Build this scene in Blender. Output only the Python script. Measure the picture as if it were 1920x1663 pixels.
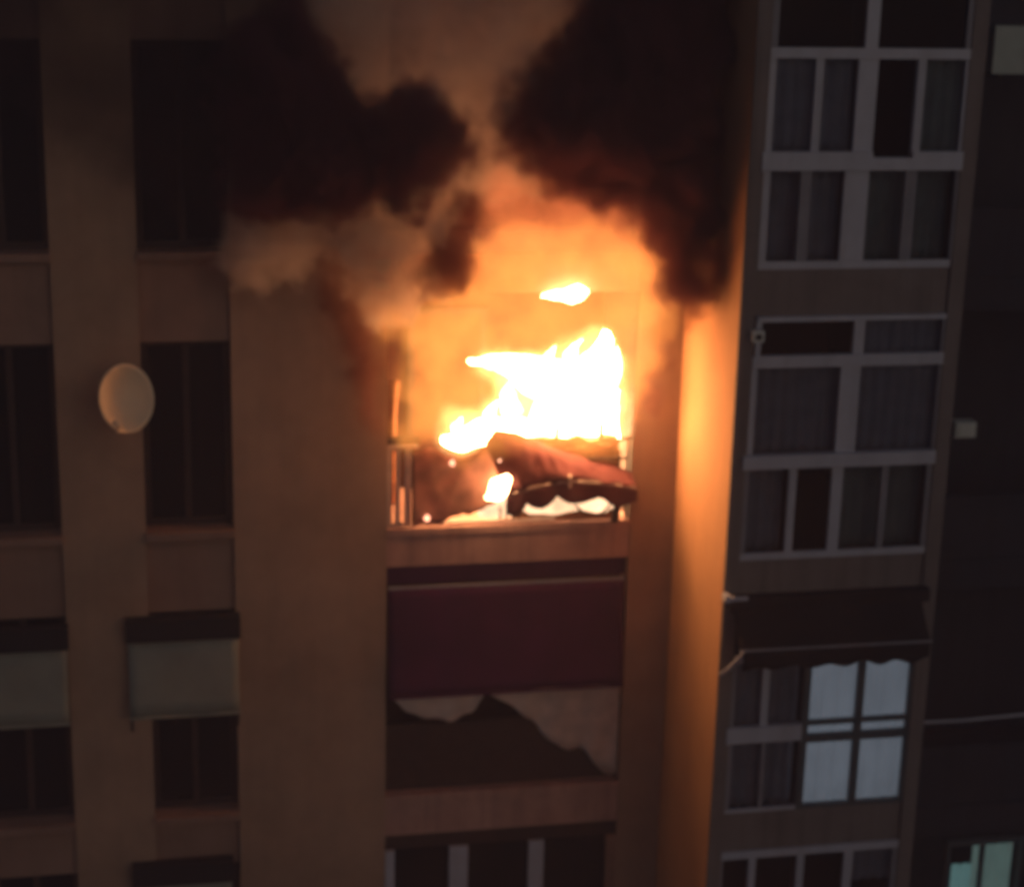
import bpy, bmesh, math, random
from mathutils import Matrix, Vector, noise

# ------------------------------------------------------------------ camera, sky, sun, exposure
S = bpy.context.scene
for o in list(bpy.data.objects):
    bpy.data.objects.remove(o)
COL = S.collection
random.seed(11)

cam_data = bpy.data.cameras.new('camera')
cam = bpy.data.objects.new('camera', cam_data)
COL.objects.link(cam)
cam_data.sensor_width = 36.0
cam_data.lens = 66.34
cam_data.clip_end = 3000
cam.matrix_world = Matrix(((0.98173207, 0.03085823, -0.18774962, -3.86764),
                           (-0.18875797, 0.28205300, -0.94064687, -19.37733),
                           (0.02392865, 0.95890243, 0.28272521, 5.82414),
                           (0, 0, 0, 1)))
cam_data.dof.use_dof = True            # the phone's night shot is softly out of focus
cam_data.dof.focus_distance = 9.0
cam_data.dof.aperture_fstop = 1.5
S.camera = cam

SUN_EL, SUN_AZ = math.radians(16), math.radians(158)
W = bpy.data.worlds.new('World')
S.world = W
W.use_nodes = True
wn = W.node_tree
wn.nodes.clear()
sky = wn.nodes.new('ShaderNodeTexSky')
sky.sky_type = 'NISHITA'
sky.sun_disc = False
sky.sun_elevation = SUN_EL
sky.sun_rotation = SUN_AZ
bg = wn.nodes.new('ShaderNodeBackground')
bg.inputs['Strength'].default_value = 0.020
wo = wn.nodes.new('ShaderNodeOutputWorld')
wn.links.new(sky.outputs[0], bg.inputs[0])
wn.links.new(bg.outputs[0], wo.inputs[0])

sd = bpy.data.lights.new('night_glow', 'SUN')     # dim warm city night light from the street side
sd.energy = 0.12
sd.angle = math.radians(50)
sd.color = (1.0, 0.72, 0.53)
sun = bpy.data.objects.new('night_glow', sd)
COL.objects.link(sun)
dirv = Vector((math.sin(SUN_AZ) * math.cos(SUN_EL), math.cos(SUN_AZ) * math.cos(SUN_EL), math.sin(SUN_EL)))
sun.rotation_euler = dirv.to_track_quat('Z', 'Y').to_euler()
sun.location = (-8, -30, 20)

S.view_settings.view_transform = 'Standard'
S.view_settings.look = 'None'
S.view_settings.exposure = 0.0
S.view_settings.gamma = 1.0
S.view_settings.use_curve_mapping = False
S.render.engine = 'CYCLES'
S.cycles.max_bounces = 8
S.cycles.diffuse_bounces = 3
S.cycles.volume_bounces = 4
S.cycles.transparent_max_bounces = 12
S.cycles.volume_step_rate = 2.0
S.cycles.volume_max_steps = 256
S.cycles.use_denoising = True
S.cycles.filter_width = 2.2
S.cycles.sample_clamp_indirect = 6.0

# ------------------------------------------------------------------ helpers
ROOT = {}

def world_loc(o):
    v = Vector((0, 0, 0))
    while o is not None:
        v += o.location
        o = o.parent
    return v

def empty(name, label, cat, loc, group=None):
    o = bpy.data.objects.new(name, None)
    o.location = loc
    o.empty_display_size = 0.2
    COL.objects.link(o)
    o['label'] = label
    o['category'] = cat
    if group:
        o['group'] = group
    return o

def tag(o, label, cat, group=None):
    o['label'] = label
    o['category'] = cat
    if group:
        o['group'] = group
    return o

def obj(name, bm, m, parent=None, smooth=False, origin=None, bevel=0.0):
    """Link bm (world coordinates) as one mesh object, its origin at the middle of its base."""
    if bevel:
        bmesh.ops.bevel(bm, geom=[e for e in bm.edges if len(e.link_faces) == 2 and e.calc_face_angle(0) > 0.6],
                        offset=bevel, segments=1, affect='EDGES')
    xs = [v.co for v in bm.verts]
    if origin is None:
        origin = Vector(((min(v.x for v in xs) + max(v.x for v in xs)) / 2,
                         (min(v.y for v in xs) + max(v.y for v in xs)) / 2, min(v.z for v in xs)))
    origin = Vector(origin)
    for v in bm.verts:
        v.co -= origin
    me = bpy.data.meshes.new(name)
    bm.to_mesh(me)
    bm.free()
    if smooth:
        for p in me.polygons:
            p.use_smooth = True
    if m is not None:
        me.materials.append(m)
    o = bpy.data.objects.new(name, me)
    COL.objects.link(o)
    if parent is not None:
        o.parent = parent
        o.location = origin - world_loc(parent)
    else:
        o.location = origin
    return o

def bx(bm, x0, x1, y0, y1, z0, z1):
    vs = [bm.verts.new((x, y, z)) for z in (z0, z1) for y in (y0, y1) for x in (x0, x1)]
    for f in ((0, 2, 3, 1), (4, 5, 7, 6), (0, 1, 5, 4), (2, 6, 7, 3), (0, 4, 6, 2), (1, 3, 7, 5)):
        bm.faces.new([vs[i] for i in f])

def box(name, x0, x1, y0, y1, z0, z1, m, parent=None, bevel=0.006):
    bm = bmesh.new()
    bx(bm, x0, x1, y0, y1, z0, z1)
    return obj(name, bm, m, parent, bevel=bevel)

def tube(bm, pts, r, n=8, taper=None, cap=True):
    rings = []
    for i, p in enumerate(pts):
        p = Vector(p)
        a = Vector(pts[max(0, i - 1)])
        b = Vector(pts[min(len(pts) - 1, i + 1)])
        d = (b - a).normalized()
        u = d.cross(Vector((0, 0, 1)) if abs(d.z) < 0.9 else Vector((0, 1, 0))).normalized()
        w = d.cross(u)
        rr = r[i] if isinstance(r, (list, tuple)) else r
        rings.append([bm.verts.new(p + (u * math.cos(t) + w * math.sin(t)) * rr)
                      for t in (2 * math.pi * k / n for k in range(n))])
    for a, b in zip(rings, rings[1:]):
        for k in range(n):
            bm.faces.new((a[k], a[(k + 1) % n], b[(k + 1) % n], b[k]))
    if cap:
        bm.faces.new(list(reversed(rings[0])))
        bm.faces.new(rings[-1])
    return rings

def sheet(bm, grid, thick, direction=(0, 1, 0)):
    """A thin solid from a grid of points (rows of equal length)."""
    d = Vector(direction) * thick
    A = [[bm.verts.new(p) for p in row] for row in grid]
    B = [[bm.verts.new(Vector(p) + d) for p in row] for row in grid]
    R, C_ = len(grid), len(grid[0])
    for i in range(R - 1):
        for j in range(C_ - 1):
            bm.faces.new((A[i][j], A[i][j + 1], A[i + 1][j + 1], A[i + 1][j]))
            bm.faces.new((B[i][j], B[i + 1][j], B[i + 1][j + 1], B[i][j + 1]))
    for i in range(R - 1):
        bm.faces.new((A[i][0], A[i + 1][0], B[i + 1][0], B[i][0]))
        bm.faces.new((A[i][-1], B[i][-1], B[i + 1][-1], A[i + 1][-1]))
    for j in range(C_ - 1):
        bm.faces.new((A[0][j], B[0][j], B[0][j + 1], A[0][j + 1]))
        bm.faces.new((A[-1][j], A[-1][j + 1], B[-1][j + 1], B[-1][j]))

def wall_grid(bm, xs, zs, solid, y0, y1):
    """A wall slab with openings: only outer faces and reveals."""
    nx, nz = len(xs) - 1, len(zs) - 1
    S_ = lambda i, k: 0 <= i < nx and 0 <= k < nz and solid(i, k)
    V = {}
    def v(i, k, y):
        if (i, k, y) not in V:
            V[(i, k, y)] = bm.verts.new((xs[i], y, zs[k]))
        return V[(i, k, y)]
    for i in range(nx):
        for k in range(nz):
            if not S_(i, k):
                continue
            bm.faces.new((v(i, k, y0), v(i + 1, k, y0), v(i + 1, k + 1, y0), v(i, k + 1, y0)))
            bm.faces.new((v(i, k, y1), v(i, k + 1, y1), v(i + 1, k + 1, y1), v(i + 1, k, y1)))
            if not S_(i - 1, k):
                bm.faces.new((v(i, k, y0), v(i, k + 1, y0), v(i, k + 1, y1), v(i, k, y1)))
            if not S_(i + 1, k):
                bm.faces.new((v(i + 1, k, y0), v(i + 1, k, y1), v(i + 1, k + 1, y1), v(i + 1, k + 1, y0)))
            if not S_(i, k - 1):
                bm.faces.new((v(i, k, y0), v(i, k, y1), v(i + 1, k, y1), v(i + 1, k, y0)))
            if not S_(i, k + 1):
                bm.faces.new((v(i, k + 1, y0), v(i + 1, k + 1, y0), v(i + 1, k + 1, y1), v(i, k + 1, y1)))

# ------------------------------------------------------------------ materials
def mat(name, col, rough=0.8, var=0.18, scale=2.5, bump=0.0, bscale=40.0, metal=0.0, spec=0.3, streak=0.0, tint=None):
    m = bpy.data.materials.new(name)
    m.use_nodes = True
    t = m.node_tree
    N, L = t.nodes, t.links
    b = N['Principled BSDF']
    b.inputs['Roughness'].default_value = rough
    b.inputs['Metallic'].default_value = metal
    b.inputs['Specular IOR Level'].default_value = spec
    geo = N.new('ShaderNodeNewGeometry')
    nz = N.new('ShaderNodeTexNoise')
    nz.inputs['Scale'].default_value = scale
    nz.inputs['Detail'].default_value = 6
    nz.inputs['Roughness'].default_value = 0.65
    L.new(geo.outputs['Position'], nz.inputs['Vector'])
    ramp = N.new('ShaderNodeValToRGB')
    c = Vector(col)
    lo = c * (1 - var)
    hi = c * (1 + var)
    if tint:
        lo = Vector(tint)
    ramp.color_ramp.elements[0].position = 0.3
    ramp.color_ramp.elements[1].position = 0.72
    ramp.color_ramp.elements[0].color = (*lo, 1)
    ramp.color_ramp.elements[1].color = (*hi, 1)
    L.new(nz.outputs['Fac'], ramp.inputs[0])
    out = ramp.outputs[0]
    if streak:
        mp = N.new('ShaderNodeMapping')
        mp.inputs['Scale'].default_value = (7, 7, 0.45)
        L.new(geo.outputs['Position'], mp.inputs['Vector'])
        n2 = N.new('ShaderNodeTexNoise')
        n2.inputs['Scale'].default_value = 1.0
        n2.inputs['Detail'].default_value = 5
        L.new(mp.outputs[0], n2.inputs['Vector'])
        mr = N.new('ShaderNodeMapRange')
        mr.inputs[1].default_value = 0.45
        mr.inputs[2].default_value = 0.75
        mr.inputs[3].default_value = 1.0
        mr.inputs[4].default_value = 1.0 - streak
        L.new(n2.outputs['Fac'], mr.inputs[0])
        mx = N.new('ShaderNodeVectorMath')
        mx.operation = 'SCALE'
        L.new(out, mx.inputs[0])
        L.new(mr.outputs[0], mx.inputs['Scale'])
        out = mx.outputs[0]
    L.new(out, b.inputs['Base Color'])
    if bump:
        n3 = N.new('ShaderNodeTexNoise')
        n3.inputs['Scale'].default_value = bscale
        n3.inputs['Detail'].default_value = 4
        L.new(geo.outputs['Position'], n3.inputs['Vector'])
        bp = N.new('ShaderNodeBump')
        bp.inputs['Strength'].default_value = bump
        bp.inputs['Distance'].default_value = 0.01
        L.new(n3.outputs['Fac'], bp.inputs['Height'])
        L.new(bp.outputs[0], b.inputs['Normal'])
    return m

def glass_mat(name, tint, see, rough=0.06):
    """A window pane: a glossy surface over a partly clear body."""
    m = bpy.data.materials.new(name)
    m.use_nodes = True
    t = m.node_tree
    N, L = t.nodes, t.links
    N.clear()
    out = N.new('ShaderNodeOutputMaterial')
    tr = N.new('ShaderNodeBsdfTransparent')
    tr.inputs[0].default_value = (*tint, 1)
    pb = N.new('ShaderNodeBsdfPrincipled')
    pb.inputs['Base Color'].default_value = (0.02, 0.02, 0.024, 1)
    pb.inputs['Roughness'].default_value = rough
    geo = N.new('ShaderNodeNewGeometry')
    nz = N.new('ShaderNodeTexNoise')
    nz.inputs['Scale'].default_value = 3.0
    L.new(geo.outputs['Position'], nz.inputs['Vector'])
    mr = N.new('ShaderNodeMapRange')
    mr.inputs[3].default_value = rough * 0.6
    mr.inputs[4].default_value = rough * 2.2
    L.new(nz.outputs['Fac'], mr.inputs[0])
    L.new(mr.outputs[0], pb.inputs['Roughness'])
    mx = N.new('ShaderNodeMixShader')
    mx.inputs[0].default_value = 1 - see
    L.new(tr.outputs[0], mx.inputs[1])
    L.new(pb.outputs[0], mx.inputs[2])
    L.new(mx.outputs[0], out.inputs[0])
    return m

def fabric_mat(name, col, trans=0.35, var=0.15, scale=3.0, emit=None, estr=0.0):
    m = bpy.data.materials.new(name)
    m.use_nodes = True
    t = m.node_tree
    N, L = t.nodes, t.links
    N.clear()
    out = N.new('ShaderNodeOutputMaterial')
    geo = N.new('ShaderNodeNewGeometry')
    nz = N.new('ShaderNodeTexNoise')
    nz.inputs['Scale'].default_value = scale
    nz.inputs['Detail'].default_value = 5
    L.new(geo.outputs['Position'], nz.inputs['Vector'])
    ramp = N.new('ShaderNodeValToRGB')
    ramp.color_ramp.elements[0].position = 0.3
    ramp.color_ramp.elements[1].position = 0.7
    ramp.color_ramp.elements[0].color = (*(Vector(col) * (1 - var)), 1)
    ramp.color_ramp.elements[1].color = (*(Vector(col) * (1 + var)), 1)
    L.new(nz.outputs['Fac'], ramp.inputs[0])
    d = N.new('ShaderNodeBsdfPrincipled')
    d.inputs['Roughness'].default_value = 0.9
    d.inputs['Specular IOR Level'].default_value = 0.15
    L.new(ramp.outputs[0], d.inputs['Base Color'])
    if emit:
        d.inputs['Emission Color'].default_value = (*emit, 1)
        mre = N.new('ShaderNodeMapRange')
        mre.inputs[3].default_value = estr * 0.75
        mre.inputs[4].default_value = estr * 1.2
        L.new(nz.outputs['Fac'], mre.inputs[0])
        L.new(mre.outputs[0], d.inputs['Emission Strength'])
    tl = N.new('ShaderNodeBsdfTranslucent')
    L.new(ramp.outputs[0], tl.inputs[0])
    mx = N.new('ShaderNodeMixShader')
    mx.inputs[0].default_value = trans
    L.new(d.outputs[0], mx.inputs[1])
    L.new(tl.outputs[0], mx.inputs[2])
    L.new(mx.outputs[0], out.inputs[0])
    return m

def flame_mat(name, col, strength):
    m = bpy.data.materials.new(name)
    m.use_nodes = True
    t = m.node_tree
    N, L = t.nodes, t.links
    N.clear()
    out = N.new('ShaderNodeOutputMaterial')
    em = N.new('ShaderNodeEmission')
    em.inputs[0].default_value = (*col, 1)
    geo = N.new('ShaderNodeNewGeometry')
    nz = N.new('ShaderNodeTexNoise')
    nz.inputs['Scale'].default_value = 3.5
    nz.inputs['Detail'].default_value = 3
    L.new(geo.outputs['Position'], nz.inputs['Vector'])
    mr = N.new('ShaderNodeMapRange')
    mr.inputs[1].default_value = 0.3
    mr.inputs[2].default_value = 0.7
    mr.inputs[3].default_value = strength * 0.6
    mr.inputs[4].default_value = strength * 1.3
    L.new(nz.outputs['Fac'], mr.inputs[0])
    L.new(mr.outputs[0], em.inputs[1])
    L.new(em.outputs[0], out.inputs[0])
    return m

M = {}
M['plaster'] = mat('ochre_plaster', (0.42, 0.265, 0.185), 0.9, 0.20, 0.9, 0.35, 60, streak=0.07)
M['plaster_firelit'] = mat('firelit_ochre_plaster', (0.56, 0.29, 0.14), 0.9, 0.10, 0.9, 0.35, 60, streak=0.06)  # firelight put into the colour: lighter, more orange copy for the side wall
M['spandrel'] = mat('spandrel_plaster', (0.34, 0.20, 0.15), 0.9, 0.15, 1.6, 0.35, 60, streak=0.12)
M['slab'] = mat('slab_render', (0.50, 0.29, 0.24), 0.88, 0.2, 2.2, 0.3, 50, streak=0.25)
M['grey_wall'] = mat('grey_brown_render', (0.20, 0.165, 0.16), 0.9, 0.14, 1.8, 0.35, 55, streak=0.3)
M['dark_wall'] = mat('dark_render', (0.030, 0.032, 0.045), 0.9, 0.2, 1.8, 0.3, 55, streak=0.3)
M['alu'] = mat('pale_aluminium', (0.47, 0.48, 0.57), 0.5, 0.08, 5.0, metal=0.0, spec=0.5, streak=0.15)
M['alu_dark'] = mat('dark_aluminium', (0.07, 0.085, 0.10), 0.45, 0.1, 5.0, spec=0.5)
M['wood'] = mat('dark_brown_wood', (0.055, 0.03, 0.024), 0.6, 0.25, 6.0)
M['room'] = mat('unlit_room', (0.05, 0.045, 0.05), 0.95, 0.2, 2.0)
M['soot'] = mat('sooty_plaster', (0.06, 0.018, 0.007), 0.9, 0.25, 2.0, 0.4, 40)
M['street'] = mat('asphalt', (0.05, 0.05, 0.052), 0.9, 0.25, 0.8, 0.3, 60)
M['pavement'] = mat('pavement_concrete', (0.25, 0.24, 0.23), 0.9, 0.15, 1.0, 0.3, 40)
M['glass'] = glass_mat('window_glass', (0.75, 0.77, 0.8), 0.90)
M['glass_dark'] = glass_mat('dark_window_glass', (0.4, 0.4, 0.44), 0.55)
M['blind'] = fabric_mat('pale_awning_cloth', (0.33, 0.33, 0.28), 0.12, 0.1, 2.5)
M['cassette'] = mat('black_cassette', (0.016, 0.014, 0.016), 0.7, 0.2, 5.0)
M['dark_awning'] = fabric_mat('plum_awning_cloth', (0.080, 0.016, 0.066), 0.1, 0.2, 2.0)
M['black_awning'] = fabric_mat('black_awning_cloth', (0.022, 0.018, 0.022), 0.08, 0.2, 2.0)
M['red_awning'] = fabric_mat('maroon_awning_cloth', (0.13, 0.042, 0.042), 0.08, 0.25, 4.0)
M['scorched'] = fabric_mat('scorched_cloth', (0.42, 0.20, 0.15), 0.2, 0.35, 4.0)
M['cloth'] = fabric_mat('pale_dusty_cloth', (0.80, 0.62, 0.55), 0.2, 0.15, 5.0)
M['curtain'] = fabric_mat('grey_curtain_cloth', (0.54, 0.56, 0.66), 0.2, 0.12, 5.0)
M['curtain_green'] = fabric_mat('grey_green_curtain_cloth', (0.42, 0.50, 0.50), 0.2, 0.12, 5.0)
M['lit_curtain'] = fabric_mat('lit_white_curtain_cloth', (0.5, 0.5, 0.52), 0.3, 0.08, 2.5, (0.80, 0.90, 1.0), 0.26)
M['lit_green'] = fabric_mat('lit_green_curtain_cloth', (0.4, 0.5, 0.45), 0.3, 0.15, 4.0, (0.66, 0.95, 0.84), 0.22)
M['lit_teal'] = fabric_mat('lit_teal_curtain_cloth', (0.4, 0.5, 0.5), 0.3, 0.1, 4.0, (0.55, 1.0, 0.92), 0.30)
M['rail'] = mat('pale_rail_paint', (0.52, 0.40, 0.36), 0.5, 0.2, 8.0, spec=0.4)
M['char'] = mat('charred_black', (0.035, 0.02, 0.015), 0.85, 0.4, 8.0, 0.4, 40)
M['rust'] = mat('scorched_brown_board', (0.30, 0.13, 0.06), 0.8, 0.35, 6.0, 0.4, 30)
M['dish'] = mat('dish_cream_paint', (0.92, 0.68, 0.46), 0.55, 0.06, 3.0, spec=0.4)
M['white'] = mat('dirty_white_plastic', (0.60, 0.63, 0.60), 0.6, 0.1, 6.0)
M['white_green'] = mat('weathered_unit_casing', (0.40, 0.45, 0.43), 0.6, 0.1, 6.0)
M['flame'] = flame_mat('flame_core', (1.0, 0.50, 0.21), 56.0)
M['flame_low'] = flame_mat('flame_outer', (1.0, 0.60, 0.34), 2.0)
M['flame_mid'] = flame_mat('flame_middle', (1.0, 0.56, 0.25), 24.0)
M['flame_hidden'] = flame_mat('added_hidden_flame', (1.0, 0.55, 0.26), 16.0)
M['ember'] = flame_mat('ember_glow', (1.0, 0.42, 0.24), 3.0)

# ------------------------------------------------------------------ ground
GZ = -17.0
bm = bmesh.new()
bmesh.ops.create_grid(bm, x_segments=2, y_segments=2, size=300)
for v in bm.verts:
    v.co.z = GZ
o = obj('street', bm, M['street'], origin=(0, 0, GZ))
o['kind'] = 'structure'
o = box('pavement', -60, 60, -5.2, -1.95, GZ + 0.004, GZ + 0.14, M['pavement'], bevel=0.02)
o['kind'] = 'structure'

# ------------------------------------------------------------------ ochre apartment building: piers, window columns, balcony bay
B1 = empty('apartment_building', 'ochre plaster apartment block with a burning balcony between two broad piers', 'building', (0, 0, GZ))
TOP = 9.0
CA, CB = (-5.75, -4.82), (-3.95, -3.02)
xs = [-9.0, CA[0], CA[1], CB[0], CB[1], -1.37, 1.37, 1.878]
bm = bmesh.new()
wall_grid(bm, xs, [GZ, TOP], lambda i, k: i in (0, 2, 4, 6), 0.0, 0.32)
bx(bm, -9.0, -8.7, 0.322, 9.0, GZ, TOP)
bx(bm, -9.0, 9.0, 9.002, 9.3, GZ, TOP)
bx(bm, -9.0, 4.2, -0.0, 9.3, TOP + 0.002, TOP + 0.3)
obj('wall', bm, M['plaster'], B1)
ROWS = [(5.25, 7.35), (2.17, 4.28), (-0.85, 1.20), (-4.20, -1.80), (-7.30, -4.88), (-10.4, -8.0)]

def left_window(c, z0, z1):
    x0, x1 = c
    bm = bmesh.new()
    y0, y1 = 0.20, 0.27
    fw = 0.07
    bx(bm, x0, x0 + fw, y0, y1, z0, z1)
    bx(bm, x1 - fw, x1, y0, y1, z0, z1)
    bx(bm, x0 + fw, x1 - fw, y0, y1, z0, z0 + fw)
    bx(bm, x0 + fw, x1 - fw, y0, y1, z1 - fw, z1)
    w = obj('window', bm, M['wood'], B1)
    xm = (x0 + x1) / 2
    box('mullion', xm - 0.035, xm + 0.035, y0 - 0.01, y1 - 0.01, z0 + fw, z1 - fw, M['wood'], w)
    for a, b in ((x0 + fw, xm - 0.035), (xm + 0.035, x1 - fw)):
        box('pane', a, b, 0.232, 0.238, z0 + fw, z1 - fw, M['glass_dark'], w, bevel=0)
    box('sill', x0 + 0.002, x1 - 0.002, -0.09, 0.198, z0 - 0.08, z0 - 0.002, M['spandrel'], w)

for c in (CA, CB):
    zs = sorted(ROWS)
    lows = [GZ] + [r[1] for r in zs]
    highs = [r[0] - 0.082 for r in zs] + [TOP]
    for a, b in zip(lows, highs):
        box('spandrel', c[0] + 0.002, c[1] - 0.002, 0.075, 0.318, a, b, M['spandrel'], B1, bevel=0)
    for r in zs:
        left_window(c, *r)
# dark rooms behind the left windows
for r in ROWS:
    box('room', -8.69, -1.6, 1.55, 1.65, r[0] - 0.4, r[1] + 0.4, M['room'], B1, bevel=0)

# balcony bay
for i, (zt, zb) in enumerate([(5.15, 4.72), (2.10, 1.67), (-0.945, -1.38), (-4.16, -4.66), (-7.2, -7.64)]):
    s = box('balcony_slab', -1.368, 1.368, 0.015, 1.50, zb, zt, M['slab'], B1, bevel=0.012)
    if i in (1, 2, 3):
        box('drip_edge', -1.366, 1.366, -0.012, 0.013, zt - 0.07, zt + 0.012, M['slab'], s)
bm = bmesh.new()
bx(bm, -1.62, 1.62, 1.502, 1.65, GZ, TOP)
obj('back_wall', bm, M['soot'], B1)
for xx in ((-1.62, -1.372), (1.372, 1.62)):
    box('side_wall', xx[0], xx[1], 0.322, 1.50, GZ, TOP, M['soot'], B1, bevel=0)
# inner door of the burning flat
dr = bmesh.new()
for a in ((-0.95, -0.87), (-0.12, -0.04)):
    bx(dr, a[0], a[1], 1.44, 1.50, -0.943, 1.2)
bx(dr, -0.87, -0.12, 1.44, 1.50, 1.12, 1.2)
d = obj('balcony_door', dr, M['char'], B1)
box('door_leaf', -0.868, -0.122, 1.46, 1.495, -0.93, 1.118, M['soot'], d)
box('added_dark_lining', 1.356, 1.3695, 0.012, 1.50, -0.942, 1.666, M['char'], B1, bevel=0)  # thin dark sheets added to tone down firelight on the inner faces
box('added_dark_lining', -1.3695, -1.356, 0.10, 1.50, -0.942, 1.666, M['char'], B1, bevel=0)
# added dark panel that makes the balcony below read as shaded
box('parapet', -1.366, 1.366, 0.16, 0.26, -4.158, -3.35, M['wood'], B1, bevel=0.01)
# railing of the burning balcony
bm = bmesh.new()
bx(bm, -1.366, -1.02, 0.045, 0.085, -0.04, 0.0)
bx(bm, -1.366, 0.52, 0.045, 0.085, -0.925, -0.895)
rl = obj('railing', bm, M['rail'], B1)
for x, w_ in ((-1.345, 0.028), (-1.245, 0.022), (-1.135, 0.034)):
    box('bar', x - w_, x + w_, 0.035, 0.094, -0.92, -0.045, M['rail'], rl, bevel=0.008)
for x, h in ((-0.10, -0.74), (-0.03, -0.70), (0.04, -0.73), (0.11, -0.71)):
    bm = bmesh.new()
    tube(bm, [(x, 0.066, -0.894), (x + 0.005, 0.06, (h - 0.89) / 2), (x - 0.008, 0.05, h)], [0.011, 0.011, 0.009], 6)
    obj('bar', bm, M['char'], rl)
# glazing of the balcony two floors below the fire
bm = bmesh.new()
bx(bm, -1.366, 1.366, 0.02, 0.10, -4.84, -4.664)
gw = obj('balcony_window', bm, M['wood'], B1)
box('sill', -1.366, 1.366, 0.02, 0.10, -6.9, -6.3, M['wood'], gw)
for a, b, m in ((-1.366, -1.26, 'alu'), (-0.62, -0.40, 'alu'), (0.32, 0.50, 'alu'), (1.25, 1.366, 'spandrel')):
    box('mullion', a, b, -0.01, 0.09, -6.298, -4.845, M[m], gw)
for a, b in ((-1.258, -0.622), (-0.398, 0.318), (0.502, 1.248)):
    box('pane', a, b, 0.05, 0.056, -6.298, -4.845, M['glass_dark'], gw, bevel=0)
# ------------------------------------------------------------------ right block with glazed-in balconies
YF = -1.9
B2 = empty('glazed_building', 'grey brown apartment block with glazed in balconies standing proud of the fire', 'building', (3.0, 0, GZ))
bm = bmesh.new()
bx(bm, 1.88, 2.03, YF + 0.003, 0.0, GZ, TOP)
obj('side_wall', bm, M['plaster_firelit'], B2)
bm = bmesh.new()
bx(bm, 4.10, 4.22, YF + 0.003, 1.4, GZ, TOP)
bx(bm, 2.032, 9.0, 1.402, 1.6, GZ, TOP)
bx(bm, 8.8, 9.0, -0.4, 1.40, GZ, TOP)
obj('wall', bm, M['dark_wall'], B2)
bm = bmesh.new()
bx(bm, 1.882, 2.03, YF - 0.03, YF, GZ, TOP)
bx(bm, 4.06, 4.22, YF - 0.03, YF, GZ, TOP)
obj('corner_trim', bm, M['grey_wall'], B2)
for a, b in ((5.3, 5.75), (1.802, 2.27), (-1.17, -0.765), (-4.10, -3.64), (-7.1, -6.6)):
    sp = box('spandrel', 2.032, 4.058, YF + 0.01, YF + 0.12, a, b, M['grey_wall'], B2, bevel=0.008)
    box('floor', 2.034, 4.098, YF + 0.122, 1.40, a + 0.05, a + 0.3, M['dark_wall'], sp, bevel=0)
# right recess: slabs and parapets
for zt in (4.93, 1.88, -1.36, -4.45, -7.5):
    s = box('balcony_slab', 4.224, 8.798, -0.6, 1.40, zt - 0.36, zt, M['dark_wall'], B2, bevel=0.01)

def glazed(z_list, x_mulls, panes, name='balcony_window', rails=(), m='alu'):
    """One glazed-in balcony: rails are (x0,x1,z0,z1,proud); mullions (x0,x1,z0,z1); panes (x0,x1,z0,z1,material)."""
    w = None
    for (x0, x1, z0, z1, pr) in rails:
        if w is None:
            w = box(name, x0, x1, YF - pr, YF + 0.06, z0, z1, M[m], B2)
        else:
            box('rail', x0, x1, YF - pr, YF + 0.06, z0, z1, M[m], w)
    for (x0, x1, z0, z1, mm) in x_mulls:
        box('mullion', x0, x1, YF - 0.012, YF + 0.05, z0 + 0.001, z1 - 0.001, M[mm], w)
    for (x0, x1, z0, z1, mm) in panes:
        box('pane', x0, x1, YF + 0.02, YF + 0.026, z0 + 0.001, z1 - 0.001, M[mm], w, bevel=0)
    return w

A = 'alu'
M['alu_dim'] = mat('dull_aluminium', (0.24, 0.24, 0.285), 0.55, 0.12, 5.0, spec=0.4, streak=0.2)
D = 'alu_dim'
# top floor
glazed(None,
       [(2.98, 3.11, 4.42, 5.2, A), (2.032, 2.10, 4.42, 5.2, D), (4.01, 4.058, 4.42, 5.2, D),
        (2.032, 2.10, 3.43, 4.32, A), (2.50, 2.58, 3.43, 4.32, A), (2.93, 3.13, 3.43, 4.32, A), (3.54, 3.62, 3.37, 4.32, A), (4.03, 4.058, 3.43, 4.32, A),
        (2.032, 2.11, 2.35, 3.25, A), (2.42, 2.53, 2.35, 3.25, D), (2.87, 3.12, 2.35, 3.25, A), (3.50, 3.62, 2.35, 3.25, D), (4.03, 4.058, 2.35, 3.25, D)],
       [(2.10, 2.98, 4.42, 5.2, 'glass'), (3.11, 4.01, 4.42, 5.2, 'glass'),
        (2.10, 2.50, 3.43, 4.32, 'glass'), (2.58, 2.93, 3.43, 4.32, 'glass'), (3.62, 4.03, 3.43, 4.32, 'glass'),
        (2.11, 2.42, 2.35, 3.25, 'glass'), (2.53, 2.87, 2.35, 3.25, 'glass'), (3.12, 3.50, 2.35, 3.25, 'glass'), (3.62, 4.03, 2.35, 3.25, 'glass')],
       rails=[(2.032, 4.058, 4.32, 4.42, 0.03), (2.005, 3.13, 3.25, 3.43, 0.05), (3.13, 3.54, 3.25, 3.37, 0.045), (3.54, 4.07, 3.25, 3.43, 0.05),
              (2.032, 4.058, 5.2, 5.298, 0.03), (2.032, 4.058, 2.272, 2.35, 0.0)])
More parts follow.
